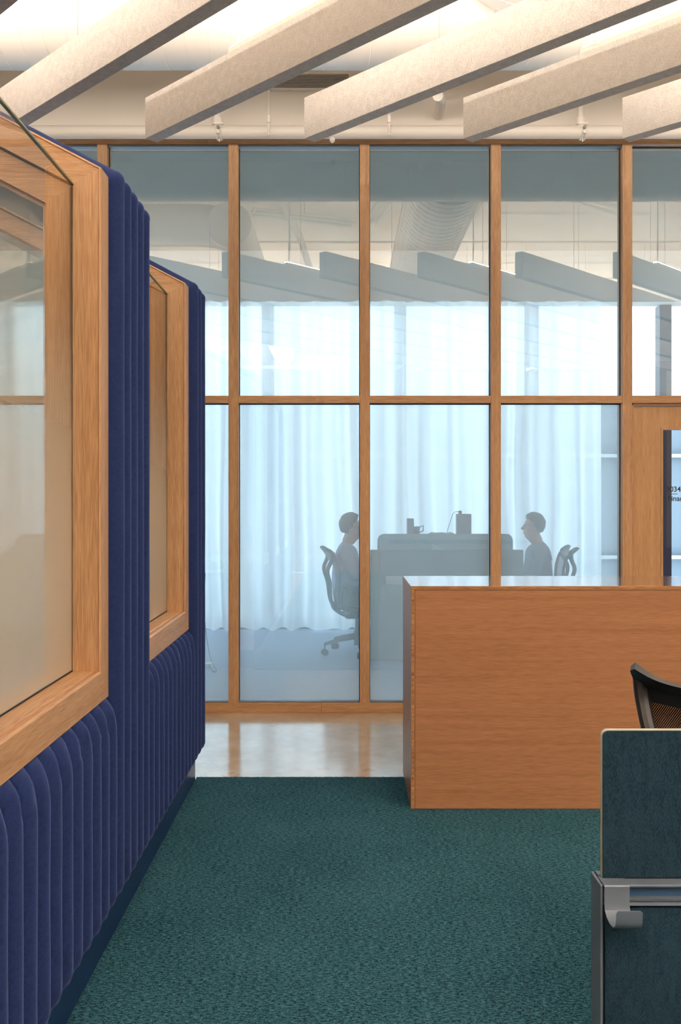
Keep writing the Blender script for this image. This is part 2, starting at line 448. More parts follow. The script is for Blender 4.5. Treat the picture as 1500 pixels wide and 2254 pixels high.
# ---------------------------------------------------------------- far windows
fw = empty('window_2', (0, 10.9, 0), 'tall far windows with dark posts behind the sheer curtain', kind='structure')
FY = 10.86
fm = [-.875+1.526*k for k in range(-4, 6)]
for x in fm:
    box('window_post', x-.068, x+.068, FY, FY+.16, .13, 3.72, 'darkmetal', fw)
box('window_curb', XL-2, XR+2, FY-.03, FY+.2, 0, .13, 'grey_pl', fw)
for a, b in zip(fm[:-1], fm[1:]):
    box('window_glass', a+.068, b-.068, FY+.08, FY+.081, .13, 3.72, 'clear', fw)
# building across the street
bl = empty('office_facade', (8, 26, 0), 'pale building facade with white grid outside the far windows', 'building')
box('wall', -14, 26, 27, 33, -8, 4.2, 'facade', bl)
for k in range(20):
    x = -13.89+k*1.45*1.37
    box('pilaster', x, x+.13, 26.8, 27, -8, 4.2, 'facade_w', bl)
for z in (-5.97, -3.07, -.2, 2.68):
    box('ledge', -14, 26, 26.75, 26.99, z, z+.1, 'facade_w', bl)

# ---------------------------------------------------------------- curtain
def curtain():
    x0, x1, z0, z1 = -6.2, 2.88, .02, 3.70
    nx, nz = 900, 26
    V, F = [], []
    for j in range(nz+1):
        z = z0+(z1-z0)*j/nz; t = j/nz
        for i in range(nx+1):
            u = i/nx; x = x0+(x1-x0)*u
            drift = .10*(1-t)*noise.noise(Vector((x*1.7, 4.2, z*.5)))
            xx = x+drift
            a = noise.noise(Vector((xx*2.6, .3, z*.12)))
            b = noise.noise(Vector((xx*8.5, 7.3, z*.25)))
            c = math.sin(xx*2*PI/.24+2.2*a+z*.12)
            amp = (.032+.05*(1-t))*(1+.9*a)
            y = 10.58+amp*c+.03*b+.05*a
            hem = .018*math.sin(xx*2*PI/.5+3*a) if j == 0 else 0
            V.append((x+.02*b, y, z+abs(hem)))
    for j in range(nz):
        for i in range(nx):
            q = j*(nx+1)+i; F.append((q, q+1, q+nx+2, q+nx+1))
    o = mk('sheer_curtain', V, F, 'voile', smooth=True)
    props(o, 'floor-length white sheer curtain hanging in folds before the far windows', 'curtain')
curtain()

# ================================================================ ceiling services
def spiral_duct(pts, r, name, label, group=None, pitch=.13, n=40):
    t = empty(name, pts[0], label, 'duct', group)
    body = tube('duct_body', pts, r, 'duct', t, n=n)
    a, b = Vector(pts[0]), Vector(pts[-1]); d = (b-a); Lh = d.length; d.normalize()
    up = Vector((0, 0, 1)); s = d.cross(up)
    turns = int(Lh/pitch); P = []
    for k in range(turns*24+1):
        th = 2*PI*k/24
        P.append(a+d*(pitch*k/24)+(s*math.cos(th)+up*math.sin(th))*(r+.001))
    tube('lock_seam', P, .0035, 'duct', body, n=4)
    return t
DZ, DYC = 4.44, 5.43
spiral_duct([(-4.5, DYC, DZ), (6.5, DYC, DZ)], .45, 'air_duct', 'big white spiral duct running across above the ends of the baffles')
spiral_duct([(.95, DYC-.40, 4.42), (.95, -5.6, 4.42)], .36, 'branch_duct', 'white spiral branch duct joining the big duct, seen at the top right')
b2 = empty('elbow_duct', (-4.5, 3.45, 4.45), 'smaller white round duct with an elbow, mirrored in the left panes', 'duct')
P = [(-4.5, 3.2, 4.42), (-1.6, 3.2, 4.42)]+[(-1.6+.4*math.sin(a), 3.2-.4*(1-math.cos(a)), 4.42) for a in [R(15*k) for k in range(1, 7)]]+[(-1.2, -5.6, 4.42)]
tube('duct_body', P, .22, 'duct', b2, n=28)
v, f = tubeg([(-1.2, 3.44, 4.36), (-1.2, 3.3, 4.36)], .235, 28); mk('end_cap', v, f, 'duct', b2, auto=True)

# pipe in front of the top rail
PY, PZ, PR = 6.44, 3.985, .0435
sp = empty('sprinkler_pipe', (0, PY, PZ), 'long white pipe running just above the oak top rail', 'pipe')
tube('pipe_run', [(-4.55, PY, PZ), (6.55, PY, PZ)], PR, 'duct', sp, n=24)
def px2x(px, y): return (px-757)*y/FPX
for px in (483, 1283):
    x = px2x(px, PY)
    tube('riser', [(x-.012, PY, PZ+PR*.6), (x-.012, PY, CEIL-.002)], .021, 'duct', sp, n=14)
    tube('riser_collar', [(x-.012, PY, PZ+PR+.005), (x-.012, PY, PZ+PR+.05)], .034, 'duct', sp, n=12)
    v, f = join([tubeg([(x-.012, PY+math.cos(a)*(PR+.004), PZ+math.sin(a)*(PR+.006)) for a in [R(-180+18*k) for k in range(11)]], .006, 6),
                 tubeg([(x+.014, PY+math.cos(a)*(PR+.004), PZ+math.sin(a)*(PR+.006)) for a in [R(-180+18*k) for k in range(11)]], .006, 6)])
    mk('saddle_clamp', v, f, 'duct', sp, auto=True)
    tube('clamp_bolt', [(x, PY-PR-.03, PZ+.012), (x, PY-PR, PZ+.012)], .011, 'chrome', sp, n=8)
    tube('clamp_nut', [(x, PY-PR-.022, PZ-.018), (x, PY-PR-.004, PZ-.018)], .014, 'duct', sp, n=6)
    v, f = boxg(x-.035, x+.03, PY-.035, PY+.035, PZ+PR+.001, PZ+PR+.011); mk('clamp_plate', v, f, 'duct', sp, bevel=.002)
    tube('clamp_tip', [(x, PY, PZ-PR), (x, PY, PZ-PR-.02)], .006, 'duct', sp, n=8)
x = px2x(732, PY)
tube('sprinkler_head', [(x, PY, PZ-PR+.004), (x, PY, PZ-PR-.018), (x, PY, PZ-PR-.03)], [.018, .018, .006], 'duct', sp, n=12)
cd = empty('conduit', (0, 6.5, 4.5), 'two thin white conduits dropping down the wall behind the pipe', 'conduit')
for px in (592, 857):
    x = px2x(px, 6.37)
    tube('conduit_run', [(x, 6.37, PZ-PR-.005), (x, 6.37, CEIL)], .0075, 'duct', cd, n=8)
    box('junction_sleeve', x-.012, x+.012, 6.355, 6.385, 4.02, 4.07, 'duct', cd, bevel=.003)
# slotted grille on the wall above the glazing
gr = empty('vent_grille', (-.25, WY, 4.4), 'slotted white air grille in the wall above the glazing', 'grille')
gx0, gx1 = px2x(598, WY), px2x(768, WY)
gz0, gz1 = CAMZ+(1100-197)/315.2, CAMZ+(1100-166)/315.2
box('grille_back', gx0, gx1, WY-.004, WY-.001, gz0, gz1, 'grey_pl', gr)
for k in range(9):
    z = gz0+(gz1-gz0)*(k+.5)/9
    v, f = prism([(WY-.022, z-.0035), (WY-.004, z+.001), (WY-.004, z+.0045), (WY-.022, z-.0005)], 'x', gx0, gx1)
    mk('louvre', v, f, 'duct', gr)
v, f = ring(gx0-.012, gx1+.012, gz0-.012, gz1+.012, gx0, gx1, gz0, gz1, WY-.024, WY)
mk('grille_frame', v, f, 'duct', gr)
# pipe stub under the duct
x = px2x(965, 6.0)
stb = empty('pipe_stub', (x, 6.1, 4.1), 'short capped white pipe stub angled below the duct', 'pipe')
tube('stub', smoothpath([(x+.06, 6.58, 4.16), (x+.05, 6.3, 4.14), (x, 6.02, 4.055)], 5), .034, 'duct', stb, n=16)
tube('stub_hanger', [(x+.035, 6.15, 4.1), (x+.035, 6.15, CEIL)], .006, 'duct', stb, n=6)

# unlit twin-tube batten fixtures (mirrored in the panes) and conduits on the soffit
def batten(x, y, z, ang, label):
    t = empty('tube_fixture', (x, y, z), label, 'ceiling light', 'twin-tube battens under the ceiling')
    t.rotation_euler = (0, 0, 0)
    d = Vector((math.cos(ang), math.sin(ang), 0)); s = Vector((-d.y, d.x, 0)); o = Vector((x, y, z))
    for k in (-1, 1):
        c = o+s*.07*k
        tube('tube', [c-d*.6, c+d*.6], .019, 'tube', t, n=10)
    V, F = tubeg([o-d*.62+Vector((0, 0, .045)), o+d*.62+Vector((0, 0, .045))], .085, 4, ref=(0, 0, 1), flat=.35)
    mk('housing', V, F, 'tube', t)
    tube('hanger', [o+Vector((0, 0, .05)), (x, y, CEIL)], .006, 'tube', t, n=6)
batten(-.45, 2.4, 4.72, R(-20), 'twin-tube batten mirrored in the second full pane from the booth')
batten(.42, 2.7, 4.74, R(80), 'twin-tube batten mirrored beside the reflected branch duct')
batten(2.75, 2.9, 4.74, R(-35), 'twin-tube batten mirrored in the pane left of the door')
lines = empty('ceiling_conduits', (0, 3, 4.9), 'white pipes and conduits fixed under the ceiling behind the camera side', 'conduit')
for y, z, r in ((3.15, 4.86, .02), (2.9, 4.95, .012), (.6, 4.95, .014), (-1.5, 4.95, .014)):
    tube('conduit_run', [(-4.5, y, z), (6.5, y, z)], r, 'duct', lines, n=8)
tube('pipe_run', [(-.85, 4.6, 4.75), (-.55, 1.6, 4.75), (-.3, -4, 4.75)], .045, 'duct', lines, n=12)
tube('pipe_run', [(1.75, 4.4, 4.8), (1.45, 1.5, 4.8), (1.35, -3, 4.8)], .03, 'duct', lines, n=12)

# ================================================================ felt baffles
BZ0, BH, BT = 3.417, .22, .076
BD = Vector((math.sin(PI/4), -math.cos(PI/4), 0))       # from far left end towards camera right
BN = Vector((.70711, .70711, 0))                          # thickness away from the camera
blen = 8.6
order = {-2: 'leftmost sliver of grey felt ceiling baffle at the top left corner', -1: 'grey felt ceiling baffle ending over the blue booth',
         0: 'grey felt baffle whose far end hangs above the leftmost full pane', 1: 'grey felt baffle ending above the pane between second and third mullions',
         2: 'grey felt baffle ending above the fourth pane', 3: 'grey felt baffle cut by the right edge, ending above the door bay'}
for n in range(-4, 8):
    e = Vector((-1.066+.854*n, 5.07, BZ0))
    lab = order.get(n, '%s grey felt ceiling baffle beyond the %s edge of the picture' % ({-4: 'second', -3: 'first', 4: 'first', 5: 'second', 6: 'third', 7: 'fourth'}.get(n, ''), 'left' if n < 0 else 'right'))
    t = empty('ceiling_baffle', e, lab, 'baffle', 'parallel felt ceiling baffles')
    c = [e, e+BD*blen, e+BD*blen+BN*BT, e+BN*BT]
    V = [tuple(p) for p in c]+[tuple(p+Vector((0, 0, BH))) for p in c]
    F = [(0, 1, 2, 3), (4, 5, 6, 7), (0, 1, 5, 4), (1, 2, 6, 5), (2, 3, 7, 6), (3, 0, 4, 7)]
    mk('felt_blade', V, F, 'baffle', t, bevel=.0015, seg=1)
    for q in (.9, 4.2, 7.6):
        p = e+BD*q+BN*(BT/2)+Vector((0, 0, BH))
        top = CEIL
        if abs(p.x-.95) < .4 and p.y < 5.1: top = 4.42-math.sqrt(max(0, .36**2-(p.x-.95)**2))-.004
        if abs(p.x+1.2) < .25 and p.y < 3.5: top = 4.42-math.sqrt(max(0, .22**2-(p.x+1.2)**2))-.004
        if p.y > 4.95: top = 3.98
        tube('suspension_wire', [p, (p.x, p.y, top)], .0022, 'chrome', t, n=5)
    if n % 2 == 0:
        u = empty('linear_uplight', e+BD*.7+Vector((0, 0, BH)), {-2: 'slim uplight strip lying on the baffle at the top left corner', 0: 'slim uplight strip glowing on top of the baffle over the leftmost full pane',
                  2: 'slim uplight strip glowing on top of the baffle over the fourth pane'}.get(n, 'slim uplight strip on the %s baffle beyond the %s edge of the picture' % ('first' if n == 4 else 'third' if n == 6 else 'second', 'left' if n < 0 else 'right')),
                  'light', 'uplight strips on the baffles')
        for a, z0, z1, o0, o1, mt, nm in ((.7, .0, .03, .015, .061, 'tube', 'housing'), (.71, .03, .039, .02, .056, 'led', 'diffuser')):
            b = 8.4
            c = [e+BD*a+BN*o0, e+BD*b+BN*o0, e+BD*b+BN*o1, e+BD*a+BN*o1]
            V = [tuple(p+Vector((0, 0, BH+z0))) for p in c]+[tuple(p+Vector((0, 0, BH+z1))) for p in c]
            mk(nm, V, F, mt, u)
        for o0, o1 in ((.015, .019), (.057, .061)):
            c = [e+BD*.7+BN*o0, e+BD*8.4+BN*o0, e+BD*8.4+BN*o1, e+BD*.7+BN*o1]
            mk('side_lip', [tuple(p+Vector((0, 0, BH+.030))) for p in c]+[tuple(p+Vector((0, 0, BH+.033))) for p in c], F, 'tube', u)
        p = e+BD*.75+BN*(BT/2)+Vector((0, 0, BH+.03))
        tube('power_cord', [p, p+Vector((.004, 0, .2)), (p.x, p.y, 4.14 if abs(p.x-.95) < .4 else CEIL)], .006, 'tube', u, n=6)

# added fill lamps behind the camera, in made-up troughs, bouncing off the ceiling
def uplight(x, y, label, pw=FILL_W, z=3.95):
    t = empty('added_fill_uplight', (x, y, z), label, 'light', 'added fill uplights behind the camera')
    v, f = ring(x-.7, x+.7, z-.02, z+.06, x-.66, x+.66, z-.01, z+.059, y-.2, y+.2)
    box('trough', x-.7, x+.7, y-.2, y+.2, z-.02, z, 'tube', t, bevel=.004)
    for q in (-.2, .19): box('trough_side', x-.7, x+.7, y+q, y+q+.01, z, z+.05, 'tube', t)
    for q in (-.5, .5): tube('cord', [(x+q, y, z), (x+q, y, CEIL)], .003, 'tube', t, n=5)
    la = bpy.data.lights.new('fill_lamp', 'AREA'); la.shape = 'RECTANGLE'; la.size = 1.2; la.size_y = .3
    la.energy = pw; la.color = WARM
    lo = bpy.data.objects.new('fill_lamp', la); C.objects.link(lo); lo.parent = t; lo.location = (0, 0, .03)
    lo.rotation_euler = (PI, 0, 0)
for i, (x, y) in enumerate([(-2.4, -2.4), (-.1, -2.4), (2.2, -2.4), (4.5, -2.4), (-1.2, -4.6), (2.2, -4.6), (4.2, -4.6)]):
    uplight(x, y, 'added trough fill light behind the camera, %s of the %s row' % (['leftmost', 'second from left', 'third from left', 'rightmost'][i] if i < 4 else ['left one', 'middle one', 'right one'][i-4], 'nearer' if i < 4 else 'farther'))

# ================================================================ booths
XF, XG = -.77, -.859           # frame front plane, side glass plane
ZS, ZSB = .938, .84            # sill top, sill underside
ZC = 2.48                      # inner corner height at the glass plane
XP = -.785                     # plane the padding sits on
cs, sn = math.cos(SLOPE), math.sin(SLOPE)
MT = (1-sn)/cs                 # mitre factor
PROFILE = [(0, 0), (.060, 0), (.0625, .006), (.080, .006), (.083, .002), (.089, .008), (.089, .10), (0, .10)]   # (outward u, depth v)
XA = -2.35                     # gable ridge
def head_pt(u, s):             # along the slope s metres from the inner corner, offset outward u
    return (XG+sn*u-cs*s, ZC+cs*u+sn*s)
def corner_pt(u): return (XG+u, ZC+MT*u)
def flute_mesh(name, stations, y0, wdt, parent, nseg=12, seed=0, depth=.055):
    """stations: (x, z, nx, nz, mult) along the channel"""
    rings = []
    for si, (x, z, nx, nz, m) in enumerate(stations):
        r = []
        for k in range(nseg+1):
            t = k/nseg; h = math.sin(PI*t)**.68*depth*m
            wob = .0016*noise.noise(Vector((seed*3.1, z*5, t*2)))
            if m < .98 and z > .7 and z < .9: h *= 1+.13*noise.noise(Vector((seed*1.7, z*18, t*3.1)))
            r.append((x+nx*(h+wob*m), y0+wdt*t, z+nz*(h+wob*m)))
        rings.append(r)
    v, f = loft(rings, closed=False)
    return mk(name, v, f, 'navy', parent, smooth=True)
def low_stations(seed):
    dz = .004*noise.noise(Vector((seed*.9, 1, 1)))
    S_ = [(XP, .158, 1, 0, 0), (XP, .160, 1, 0, .35), (XP, .166, 1, 0, .62), (XP, .178, 1, 0, .85), (XP, .2, 1, 0, 1)]
    S_ += [(XP, .2+.520*k/6, 1, 0, 1) for k in range(1, 7)]
    for k in range(1, 9):
        z = .72+(.117+dz)*math.sin(R(k*90/8)); S_.append((XP, z, 1, 0, max(.12, math.cos(R(k*90/8))**.8)))
    return S_
def full_stations(seed):
    S_ = [(XP, .158, 1, 0, 0), (XP, .160, 1, 0, .35), (XP, .166, 1, 0, .62), (XP, .178, 1, 0, .85), (XP, .2, 1, 0, 1)]
    zc = ZC+MT*(XP-XG)
    S_ += [(XP, .2+(zc-.2)*k/12, 1, 0, 1) for k in range(1, 13)]
    for k in range(1, 6):
        a = (PI/2-SLOPE)*k/5
        S_.append((XP, zc, math.cos(a), math.sin(a), 1+.09*math.sin(PI*k/5)))
    n2 = (sn, cs); slen = (XP-XA)/cs
    S_ += [(XP-cs*slen*k/8, zc+sn*slen*k/8, n2[0], n2[1], 1) for k in range(1, 9)]
    for k in range(1, 4):
        a = SLOPE*2*k/3; S_.append((XA, zc+sn*slen, math.sin(SLOPE-a), math.cos(SLOPE-a), 1))
    S_ += [(XA-cs*slen*k/8, zc+sn*slen-sn*slen*k/8, -n2[0], n2[1], 1) for k in range(1, 9)]
    return S_
def booth(yj, ybay, yend, label, nfull, first):
    """yj: near face of the far partition, ybay: where its low wall begins, yend: far end of the partition"""
    yf = yj+.10
    t = empty('meeting_booth', (XP, yj, 0), label, 'booth', 'row of padded meeting booths on the left')
    # sill of the side opening (mitred into the jamb at 45 degrees)
    prof = [(XG+u, ZS-v) for u, v in PROFILE]
    n = len(prof)
    V = [(x, ybay-.0, z) for x, z in prof]+[(x, yj+(ZS-z), z) for x, z in prof]
    F = [tuple(range(n)), tuple(range(n, 2*n))]+[(i, (i+1) % n, n+(i+1) % n, n+i) for i in range(n)]
    mk('sill', V, F, 'oak_y', t)
    # jamb
    V = [(XG+u, yj+v, ZS-v) for u, v in PROFILE]+[(corner_pt(u)[0], yj+v, corner_pt(u)[1]) for u, v in PROFILE]
    mk('jamb', V, F, 'oak_z', t)
    # heads up and down the gable
    slen = (XG-XA)/cs
    def apex(u): return (XA, ZC+sn*slen+u/cs)
    V = [(corner_pt(u)[0], yj+v, corner_pt(u)[1]) for u, v in PROFILE]+[(apex(u)[0], yj+v, apex(u)[1]) for u, v in PROFILE]
    mk('head_board', V, F, 'oak_s', t)
    mir = lambda p: (2*XA-p[0], p[1])
    V = [(mir(corner_pt(u))[0], yj+v, corner_pt(u)[1]) for u, v in PROFILE]+[(apex(u)[0], yj+v, apex(u)[1]) for u, v in PROFILE]
    mk('head_board', V, F, 'oak_s', t)
    # inner frame, seen through the side glass: set .02 deeper, with its own mitre and a thin stop
    def inner(u0, u1, v0, v1, mj, mh, nm, zb):
        sec = [(u0, v0), (u1, v0), (u1, v1), (u0, v1)]
        q = lambda u: (XG+u, ZC+MT*u)
        FF = [(0, 1, 2, 3), (4, 5, 6, 7)]+[(i, (i+1) % 4, 4+(i+1) % 4, 4+i) for i in range(4)]
        mk(nm+'_post', [(XG+u, yj+v, zb) for u, v in sec]+[(q(u)[0], yj+v, q(u)[1]) for u, v in sec], FF, mj, t)
        mk(nm+'_head', [(q(u)[0], yj+v, q(u)[1]) for u, v in sec]+[(XA, yj+v, ZC+sn*slen+u/cs) for u, v in sec], FF, mh, t)
        mk(nm+'_head', [(2*XA-q(u)[0], yj+v, q(u)[1]) for u, v in sec]+[(XA, yj+v, ZC+sn*slen+u/cs) for u, v in sec], FF, mh, t)
    inner(-.090, -.006, .018, .10, 'oak_z', 'oak_s', 'inner_frame', ZSB)
    inner(-.104, -.090, .036, .10, 'oak_z', 'oak_s', 'glazing_stop', ZSB)
    inner(-.006, 0, .045, .10, 'blackgap', 'blackgap', 'shadow_gap', ZSB)
    # end glass
    gx = XG-.10; zt = ZC-MT*.10
    V2 = [(gx, ZSB), (gx, zt), (XA, ZC+sn*slen-.10/cs), (2*XA-gx, zt), (2*XA-gx, ZSB)]
    v, f = prism(V2, 'y', yj+.06, yj+.0606); mk('end_glass', v, f, 'endglass', t)
    # side glass with visible polished top edge
    box('side_glass', XG-.0008, XG-.0002, ybay, yj+.001, ZS+.002, ZC-.004, 'boothglass', t)
    box('glass_top_edge', XG-.005, XG+.005, ybay, yj-.001, ZC-.004, ZC+.002, 'glassedge', t, label='greenish polished top edge of the side glass')
    box('glass_gasket', XG-.007, XG+.0, yj-.006, yj, ZS, ZC-.012, 'blackgap', t)
    box('sill_gasket', XG-.004, XG+.003, ybay, yj-.006, ZS, ZS+.004, 'blackgap', t)
    # core of the partition
    yc1 = yend
    xi = XG-.10
    core = [(xi, .0), (XP, .0), (XP, ZC+MT*(XP-XG)), (XA, ZC+sn*slen+(XP-XG)/cs), (2*XA-XP, ZC+MT*(XP-XG)), (2*XA-XP, 0), (2*XA-xi, 0),
            (2*XA-xi, ZC+MT*(xi-XG)), (XA, ZC+sn*slen+(xi-XG)/cs), (xi, ZC+MT*(xi-XG))]
    # as separate lining boards
    FF = [(0, 1, 2, 3), (4, 5, 6, 7)]+[(i, (i+1) % 4, 4+(i+1) % 4, 4+i) for i in range(4)]
    y0, y1 = yf, yc1-.004
    q = lambda u: (XG+u, ZC+MT*u); ap = lambda u: (XA, ZC+sn*slen+u/cs)
    u0, u1 = -.10, XP-XG
    def slab(pts, nm, mt):
        mk(nm, [(p[0], y0, p[1]) for p in pts]+[(p[0], y1, p[1]) for p in pts], FF, mt, t)
    slab([(xi, .16), (XP, .16), q(u1), q(u0)], 'post_core', 'oak_z')
    slab([q(u0), q(u1), ap(u1), ap(u0)], 'roof_core', 'oak_s')
    m2 = lambda p: (2*XA-p[0], p[1])
    slab([m2(q(u0)), m2(q(u1)), ap(u1), ap(u0)], 'roof_core', 'oak_s')
    slab([(2*XA-xi, .16), (2*XA-XP, .16), m2(q(u1)), m2(q(u0))], 'post_core', 'oak_z')
    box('low_wall', 2*XA-xi, xi, y0-.08, y1, .16, ZSB, 'plinth', t)
    box('side_wall', xi, XP, ybay, yf-.002, .16, ZSB-.001, 'plinth', t)
    # end face of the run
    # plinth
    box('plinth', -3.9, XP-.0, ybay, yc1-(.04 if yc1 > 5 else 0), 0, .16, 'plinth', t)
    # padding
    nb = max(1, round((yf-ybay)/.1)); wd = (yf-ybay)/nb
    for k in range(nb):
        flute_mesh('padded_channel', low_stations(k+yj*7), ybay+wd*k, wd, t, seed=k+yj*7)
    wd = (yend-yf)/nfull
    base = None
    for k in range(nfull):
        flute_mesh('tall_padded_channel', full_stations(k), yf+wd*k, wd, t, seed=k+yj*3, nseg=14)
    # padded side return facing the bay, beside the jamb, and the far end
    return t
booth(1.39, .41, 2.0, 'navy padded booth beside the camera, out of frame on the left', 5, True)
booth(2.99, 2.0, 3.6, 'nearest navy channel-padded booth with oak frame, cropped by the left edge', 5, False)
booth(4.59, 3.6, 5.035, 'farther navy padded booth with oak frame, next to the concrete strip', 3, False)

# ================================================================ reception cabinet
rc = empty('reception_cabinet', (.32, 4.52, 0), 'long oak-veneer storage counter with a glossy top, standing on the teal carpet', 'counter')
CX0, CX1, CY0, CY1, CZ = .3215, 3.6, 4.52, 5.12, 1.067
T = .019
# mitred top and side (45 degree joint at the corner)
v, f = prism([(CX0, CZ), (CX1, CZ), (CX1, CZ-T), (CX0+T, CZ-T)], 'y', CY0, CY1); mk('top_board', v, f, 'veneer_top', rc, bevel=.0008, seg=1)
v, f = prism([(CX0, CZ), (CX0+T, CZ-T), (CX0+T, .001), (CX0, .001)], 'y', CY0, CY1); mk('side_board', v, f, 'veneer', rc, bevel=.0008, seg=1)
box('side_board', CX1-T, CX1, CY0, CY1, .001, CZ-T, 'veneer', rc)
box('front_panel', CX0+T+.0016, CX1-T-.002, CY0+.001, CY0+.02,   .002, CZ-T-.0015, 'veneer', rc)
box('back_panel', CX0+T, CX1-T, CY1-.03, CY1-.005,   .002, CZ-T, 'veneer', rc)
box('top_edge_band', CX0+.004, CX1, CY0-.0008, CY0+.0005, CZ-.014, CZ-.0025, 'ply', rc)
box('side_edge_band', CX0+.004, CX0+.015, CY0-.0008, CY0+.0005,   .002, CZ-.016, 'ply', rc)

# ================================================================ near workstation screen
ws = empty('desk_screen_frame', (.52, 1.92, 0), 'low aluminium-framed divider with dark teal fabric, at the lower right corner', 'divider')
SX0, SX1, SY = .5217, 2.9, 1.92
box('end_post', SX0, SX0+.0055, SY, SY+.072, .0, .697, 'alu', ws, bevel=.001)
box('end_post_rib', SX0+.008, SX0+.02, SY+.050, SY+.070, .62, .699, 'alu', ws, bevel=.001)
box('end_post_rib', SX0+.008, SX0+.02, SY+.026, SY+.045, .62, .697, 'alu', ws, bevel=.001)
box('post_core', SX0+.0075, SX0+.03, SY+.012, SY+.068, .0, .66, 'blackgap', ws)
box('top_rail', SX0+.0085, SX1, SY, SY+.034, .692, .697, 'alu', ws, bevel=.0008)
box('top_rail_back', SX0+.022, SX1, SY+.066, SY+.072, .60, .697, 'alu', ws)
box('slot_channel', SX0+.031, SX1, SY+.016, SY+.02, .650, .692, 'slot', ws, label='slot recess coloured with bluish reflected light')
v, f = prism([(SY, .669), (SY+.016, .669), (SY+.016, .655), (SY, .655), (SY+.001, .660), (SY+.006, .662), (SY+.001, .664)], 'x', SX0+.0085, SX1); mk('lower_rail', v, f, 'alu', ws)
box('foot_rail', SX0+.0085, SX1, SY, SY+.07, .02, .06, 'alu', ws)
box('foot', SX0+.1, SX0+.16, SY-.0, SY+.07, 0, .02, 'black', ws)
box('foot', SX1-.2, SX1-.14, SY-.0, SY+.07, 0, .02, 'black', ws)
box('lower_fabric_panel', SX0+.011, SX1, SY+.006, SY+.03, .06, .648, 'screen', ws, bevel=.003, seg=2)
# upright screen, a rounded slab
us = empty('privacy_screen', (.9, 1.97, .697), 'dark teal upright fabric screen with pale piping, clipped on the low divider', 'screen')
def rrect(x0, x1, z0, z1, r, n=6):
    P = [(x0, z0), (x1, z0)]
    for k in range(n+1):
        a = PI/2*k/n; P.append((x1-r+r*math.cos(a), z1-r+r*math.sin(a)))
    for k in range(n+1):
        a = PI/2+PI/2*k/n; P.append((x0+r+r*math.cos(a), z1-r+r*math.sin(a)))
    return P
v, f = prism(rrect(.536, 2.3, .6975, 1.002, .012), 'y', SY+.034, SY+.038); mk('fabric_face', v, f, 'screen', us, bevel=.001, seg=1)
v, f = prism(rrect(.5347, 2.3013, .6975, 1.0035, .0135), 'y', SY+.0375, SY+.0505); mk('edge_piping', v, f, 'piping', us, bevel=.002, label='pale grey-green edge piping')
v, f = prism(rrect(.536, 2.3, .6975, 1.002, .012), 'y', SY+.050, SY+.054); mk('fabric_face', v, f, 'screen', us, bevel=.001, seg=1)
# hook bracket
hk = empty('hook_bracket', (.55, SY, .7), 'small grey metal hook bracket hung over the divider rail', 'hook')
HP = [(SY+.032, .6985), (SY-.004, .6985), (SY-.0065, .696), (SY-.0065, .660), (SY-.010, .650), (SY-.022, .642), (SY-.045, .639), (SY-.068, .642), (SY-.081, .650), (SY-.086, .660), (SY-.088, .683)]
HP = [tuple(p) for p in [(q.x, q.y) for q in [Vector((a, b, 0)) for a, b in HP]]]
th = .0028
def offs(P, d):
    out = []
    for i, p in enumerate(P):
        a = Vector(P[max(i-1, 0)]); b = Vector(P[min(i+1, len(P)-1)]); t = (b-a).normalized()
        out.append((p[0]+t.y*d, p[1]-t.x*d))
    return out
HO = offs(HP, -th)
rings = []
HX0, HX1 = .5285, .5795
V, F = [], []
m = len(HP)
for x in (HX0, HX0+.004, HX1-.004, HX1):
    for i, (a, b) in enumerate(zip(HP, HO)):
        drop = .004 if (x in (HX0, HX1) and i == m-1) else 0
        V += [(x, a[0], a[1]-drop), (x, b[0], b[1]-drop)]
for s in range(3):
    for i in range(m-1):
        A = s*2*m; B = (s+1)*2*m
        F += [(A+2*i, A+2*i+2, B+2*i+2, B+2*i), (A+2*i+1, B+2*i+1, B+2*i+3, A+2*i+3)]
    A = s*2*m; B = (s+1)*2*m
    F += [(A, B, B+1, A+1), (A+2*m-2, A+2*m-1, B+2*m-1, B+2*m-2)]
for A in (0, 3*2*m):
    for i in range(m-1): F.append((A+2*i, A+2*i+1, A+2*i+3, A+2*i+2))
mk('hook', V, F, 'alu', hk, auto=True)
# desk behind the divider (right of the frame)
dk = empty('desk', (2, 2.3, 0), 'white desk behind the dark teal screen, right of the picture', 'desk')
box('desk_top', 1.95, 2.9, 2.0, 2.62, .70, .725, 'card', dk, bevel=.003)
for x in (2.0, 2.8):
    box('leg', x, x+.05, 2.03, 2.08, 0, .70, 'alu', dk); box('leg', x, x+.05, 2.52, 2.57, 0, .70, 'alu', dk)

